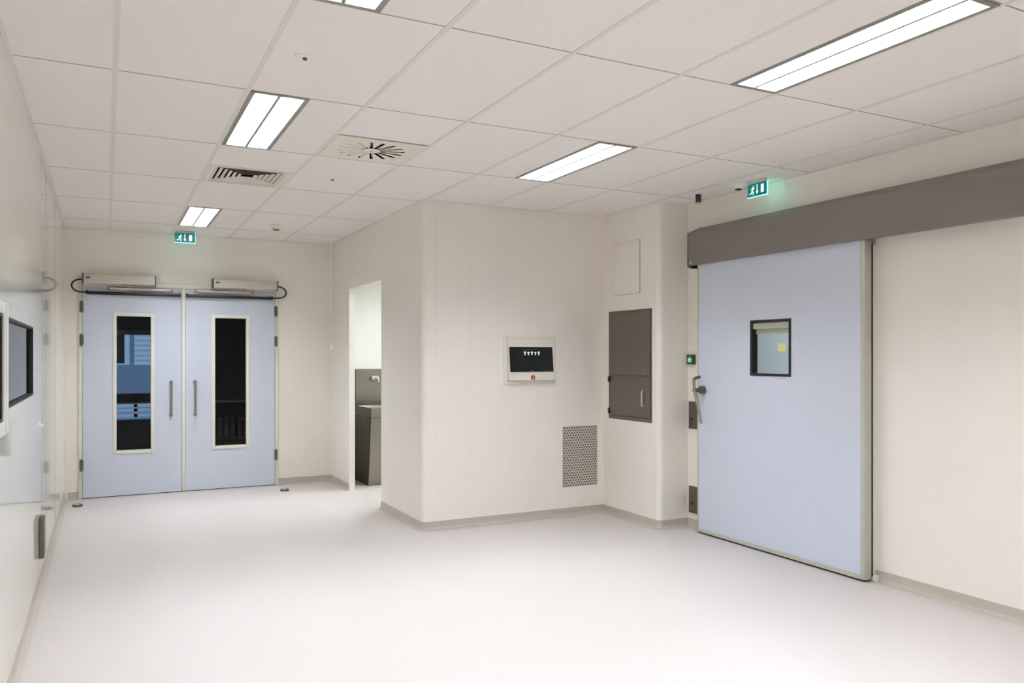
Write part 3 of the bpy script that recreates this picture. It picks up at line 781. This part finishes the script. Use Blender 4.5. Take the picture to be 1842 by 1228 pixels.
# edge-lit exit signs: running figure, arrow, doorway
def exit_sign(w, h):
    # local: sign in the x-z plane, centred on x=0, hanging from z=0 (ceiling); faces -y
    r = thing('exit_sign', 'x', 'exit sign', (0, 0, 0), 'green escape signs')
    top = -0.024
    MB().bbox(-w/2+0.01, w/2-0.01, -0.018, 0.018, top, 0, 0.004).build('ceiling_mount', M['alu_light'], r)
    p = MB().box(-w/2, w/2, -0.004, 0.004, top-h, top).build('panel', M['sign_green'], r)
    e = MB().box(-w/2-0.003, w/2+0.003, -0.0045, 0.0045, top-h-0.006, top-h)
    e.box(w/2, w/2+0.005, -0.0045, 0.0045, top-h, top)
    e.build('lit_edge', M['sign_edge'], r)
    for sd in (-1, 1):
        s = MB(); yy0, yy1 = sd*0.0042, sd*0.0052
        zc = top - h/2; u = h
        def poly(pts): s.prism([(px*u, zc+pz*u) for px, pz in pts], 'y', yy0, yy1)
        def limb(a, b, t):
            d = Vector((b[0]-a[0], b[1]-a[1])).normalized(); n = Vector((-d.y, d.x))*t/2
            poly([(a[0]+n.x, a[1]+n.y), (a[0]-n.x, a[1]-n.y), (b[0]-n.x, b[1]-n.y), (b[0]+n.x, b[1]+n.y)])
        ox = -0.52
        poly([(ox+0.13+0.05*math.cos(t*PI/5), 0.27+0.055*math.sin(t*PI/5)) for t in range(10)])
        limb((ox+0.09, 0.20), (ox-0.02, -0.08), 0.11)
        limb((ox+0.10, 0.17), (ox+0.23, 0.06), 0.05); limb((ox+0.04, 0.17), (ox-0.12, 0.05), 0.05)
        limb((ox-0.01, -0.06), (ox+0.12, -0.20), 0.07); limb((ox+0.12, -0.18), (ox+0.09, -0.38), 0.06)
        limb((ox-0.03, -0.08), (ox-0.12, -0.26), 0.07); limb((ox-0.11, -0.25), (ox-0.28, -0.27), 0.06)
        poly([(-0.035, 0.40), (-0.035, -0.12), (-0.13, -0.12), (0.0, -0.36), (0.13, -0.12), (0.035, -0.12), (0.035, 0.40)])
        poly([(0.42, -0.30), (0.42, 0.32), (0.70, 0.32), (0.70, -0.30)])
        s.build('symbols', M['sign_white'], r)
    return r
def sign_glow(loc, power):
    ld = bpy.data.lights.new('sign_glow', 'POINT'); ld.energy = power; ld.color = (0.25, 1.0, 0.72); ld.shadow_soft_size = 0.05
    lo = bpy.data.objects.new('sign_glow', ld); COL.objects.link(lo); lo.location = loc
s1 = exit_sign(0.205, 0.100)
s1.location = (0.757, 9.50, HC); s1['label'] = 'lit green escape sign hanging above the blue double door'
s2 = copy_tree(s1); s2.location = (4.405, 4.668, HC+0.016); s2.rotation_euler = (0, 0, -PI/2)
s2.location.z = HC
s2['label'] = 'lit green escape sign hanging above the grey cover of the sliding door'
sign_glow((0.757, 9.56, 2.80), 0.19)
sign_glow((4.46, 4.668, 2.80), 0.19)

# ---------------------------------------------------------------- scrub sink in the alcove
r = thing('scrub_sink', 'stainless steel scrub sink with tall backsplash seen through the doorway', 'sink', (3.2, 9.75, 0))
xa, xb = 2.700, 3.72; yk = YB-0.013
MB().bbox(xa, xb, yk-0.030, yk, 0.86, 1.350, 0.004).build('backsplash', M['steel'], r)
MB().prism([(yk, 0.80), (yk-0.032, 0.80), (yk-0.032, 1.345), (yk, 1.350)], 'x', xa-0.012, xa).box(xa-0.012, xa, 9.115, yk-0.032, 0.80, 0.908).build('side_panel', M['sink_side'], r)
bs = MB()
# open trough: front apron, sloping bowl, rim
bs.bbox(xa, xb, 9.115, 9.145, 0.795, 0.908, 0.005)
bs.prism([(9.145, 0.870), (9.35, 0.800), (9.60, 0.800), (yk-0.03, 0.900), (yk-0.03, 0.880), (9.60, 0.780), (9.35, 0.780), (9.145, 0.850)], 'x', xa+0.002, xb)
bs.build('trough', M['steel'], r)
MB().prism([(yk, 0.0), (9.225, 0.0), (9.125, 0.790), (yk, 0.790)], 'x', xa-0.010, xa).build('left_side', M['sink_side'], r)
MB().prism([(yk, 0.0), (9.215, 0.0), (9.115, 0.790), (yk, 0.790)], 'x', xa, xb).build('body', M['steel'], r)
for tx in (2.93, 3.46):
    tp = MB().lathe([(0.030, 0), (0.030, -0.012)], (tx, yk-0.030, 1.235), 'y', 20)
    tp.bbox(tx-0.045, tx+0.045, yk-0.10, yk-0.040, 1.218, 1.262, 0.008)
    tp.tube([(tx, yk-0.09, 1.235), (tx, yk-0.18, 1.240), (tx, yk-0.215, 1.225), (tx, yk-0.222, 1.19)], 0.012, 12)
    tp.build('tap', M['alu_light'], r)
MB().bbox(2.845, 2.965, 9.085, 9.116, 0.795, 0.845, 0.006).build('knee_switch', M['alu_light'], r)

# ---------------------------------------------------------------- corridor beyond the double door
YD = YB + 0.1
FY = 13.0
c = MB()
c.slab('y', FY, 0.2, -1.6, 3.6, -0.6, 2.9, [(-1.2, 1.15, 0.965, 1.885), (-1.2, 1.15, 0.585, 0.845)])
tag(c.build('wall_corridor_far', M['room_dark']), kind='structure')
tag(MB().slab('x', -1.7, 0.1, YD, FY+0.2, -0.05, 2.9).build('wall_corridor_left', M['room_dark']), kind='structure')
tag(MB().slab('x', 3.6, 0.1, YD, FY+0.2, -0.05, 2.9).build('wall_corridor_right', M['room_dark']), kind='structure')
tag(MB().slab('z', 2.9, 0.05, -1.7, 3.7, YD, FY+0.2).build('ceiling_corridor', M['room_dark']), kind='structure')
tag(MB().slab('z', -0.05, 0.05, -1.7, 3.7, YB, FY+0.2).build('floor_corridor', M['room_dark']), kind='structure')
q = MB().box(-1.2, 1.15, FY-0.03, FY+0.02, 0.825, 0.845)
q.box(-1.2, 1.15, FY+0.05, FY+0.08, 1.885-0.07, 1.885)
q.box(0.62, 0.66, FY+0.05, FY+0.09, 0.585, 0.845)
tag(q.build('trim_10', M['brown']), kind='structure')
q = MB().bbox(1.25, 3.4, FY-0.16, FY, 0.812, 0.846, 0.006)
tag(q.build('trim_11', M['facade']), kind='structure')

# radiator under the corridor window
r = thing('radiator', 'brown ribbed radiator seen through the right door window', 'radiator', (1.75, FY-0.09, 0))
for k in range(12):
    x = 1.33 + k*0.092
    rb = MB().bbox(x-0.024, x+0.024, FY-0.145, FY-0.035, 0.24, 0.600, 0.022, 3)
    rb.build('column', M['brown'], r)
tr_ = MB().cyl((1.30, FY-0.09, 0.275), (2.37, FY-0.09, 0.275), 0.020, 12).cyl((1.30, FY-0.09, 0.555), (2.37, FY-0.09, 0.555), 0.018, 12)
tr_.build('header_pipes', M['brown'], r)
for x in (1.42, 2.24): MB().box(x-0.012, x+0.012, FY-0.12, FY-0.06, 0.0, 0.25).build('foot', M['brown'], r)

# building across the yard
OY = 18.0
r = thing('neighbour_building', 'blue-lit building outside seen through the left door window', 'building', (0.3, OY, -1))
MB().box(-4, 6, OY, OY+0.3, -1.0, 6.0).build('facade', M['facade'], r)
wf = MB().slab('y', OY-0.05, 0.05, -0.45, 0.42, 1.33, 2.16, [(-0.38, 0.33, 1.36, 1.93)])
wo = wf.build('window', M['facade_light'], r)
MB().box(-0.38, 0.33, OY-0.03, OY-0.01, 1.36, 1.93).build('pane', M['facade_dark'], wo)
lv = MB()
for k in range(8):
    z = 1.33 + k*0.10
    lv.prism([(OY-0.01, z), (OY-0.055, z), (OY-0.015, z+0.098), (OY-0.01, z+0.098)], 'x', 0.50, 1.8)
lv.build('siding', M['facade_light'], r)
MB().box(-4, 6, OY-2.0, OY-1.97, 0.83, 1.35).build('balcony_panel', M['facade'], r)
rl = MB()
for z in (0.70, 0.60, 0.52, 0.43): rl.box(-4, 6, OY-2.05, OY-2.0, z, z+0.06)
rl.box(0.44, 0.50, OY-2.05, OY-2.0, 0.43, 0.80)
rl.build('railing', M['facade_light'], r)

# ---------------------------------------------------------------- room behind the sliding door
tx0, tx1, ty0, ty1 = XR+0.1, 6.9, 2.6, 8.2
tag(MB().slab('x', tx1, 0.1, ty0, ty1, 0, HC).build('wall_theatre_far', M['theatre']), kind='structure')
tag(MB().slab('y', ty1, 0.1, tx0, tx1+0.1, 0, HC).build('wall_theatre_back', M['theatre']), kind='structure')
tag(MB().slab('y', ty0-0.1, 0.1, tx0, tx1+0.1, 0, HC).build('wall_theatre_near', M['theatre']), kind='structure')
tag(MB().slab('x', XR+0.12, 0.05, YC, ty1, 0, HC).build('wall_theatre_left', M['theatre']), kind='structure')
tag(MB().slab('z', HC, 0.05, tx0, tx1+0.1, ty0-0.1, ty1+0.1).build('ceiling_theatre', M['ceil']), kind='structure')
tag(MB().slab('z', -0.05, 0.05, tx0, tx1+0.1, ty0-0.1, ty1+0.1).build('floor_theatre', M['floor']), kind='structure')
r = thing('theatre_light', 'flat ceiling light in the room behind the sliding door', 'ceiling light', (5.8, 5.6, HC))
MB().bbox(5.5, 6.1, 5.0, 6.2, HC-0.03, HC-0.001, 0.004).build('housing', M['white'], r)
MB().box(5.53, 6.07, 5.03, 6.17, HC-0.034, HC-0.0305).build('diffuser', M['theatre_lamp'], r)
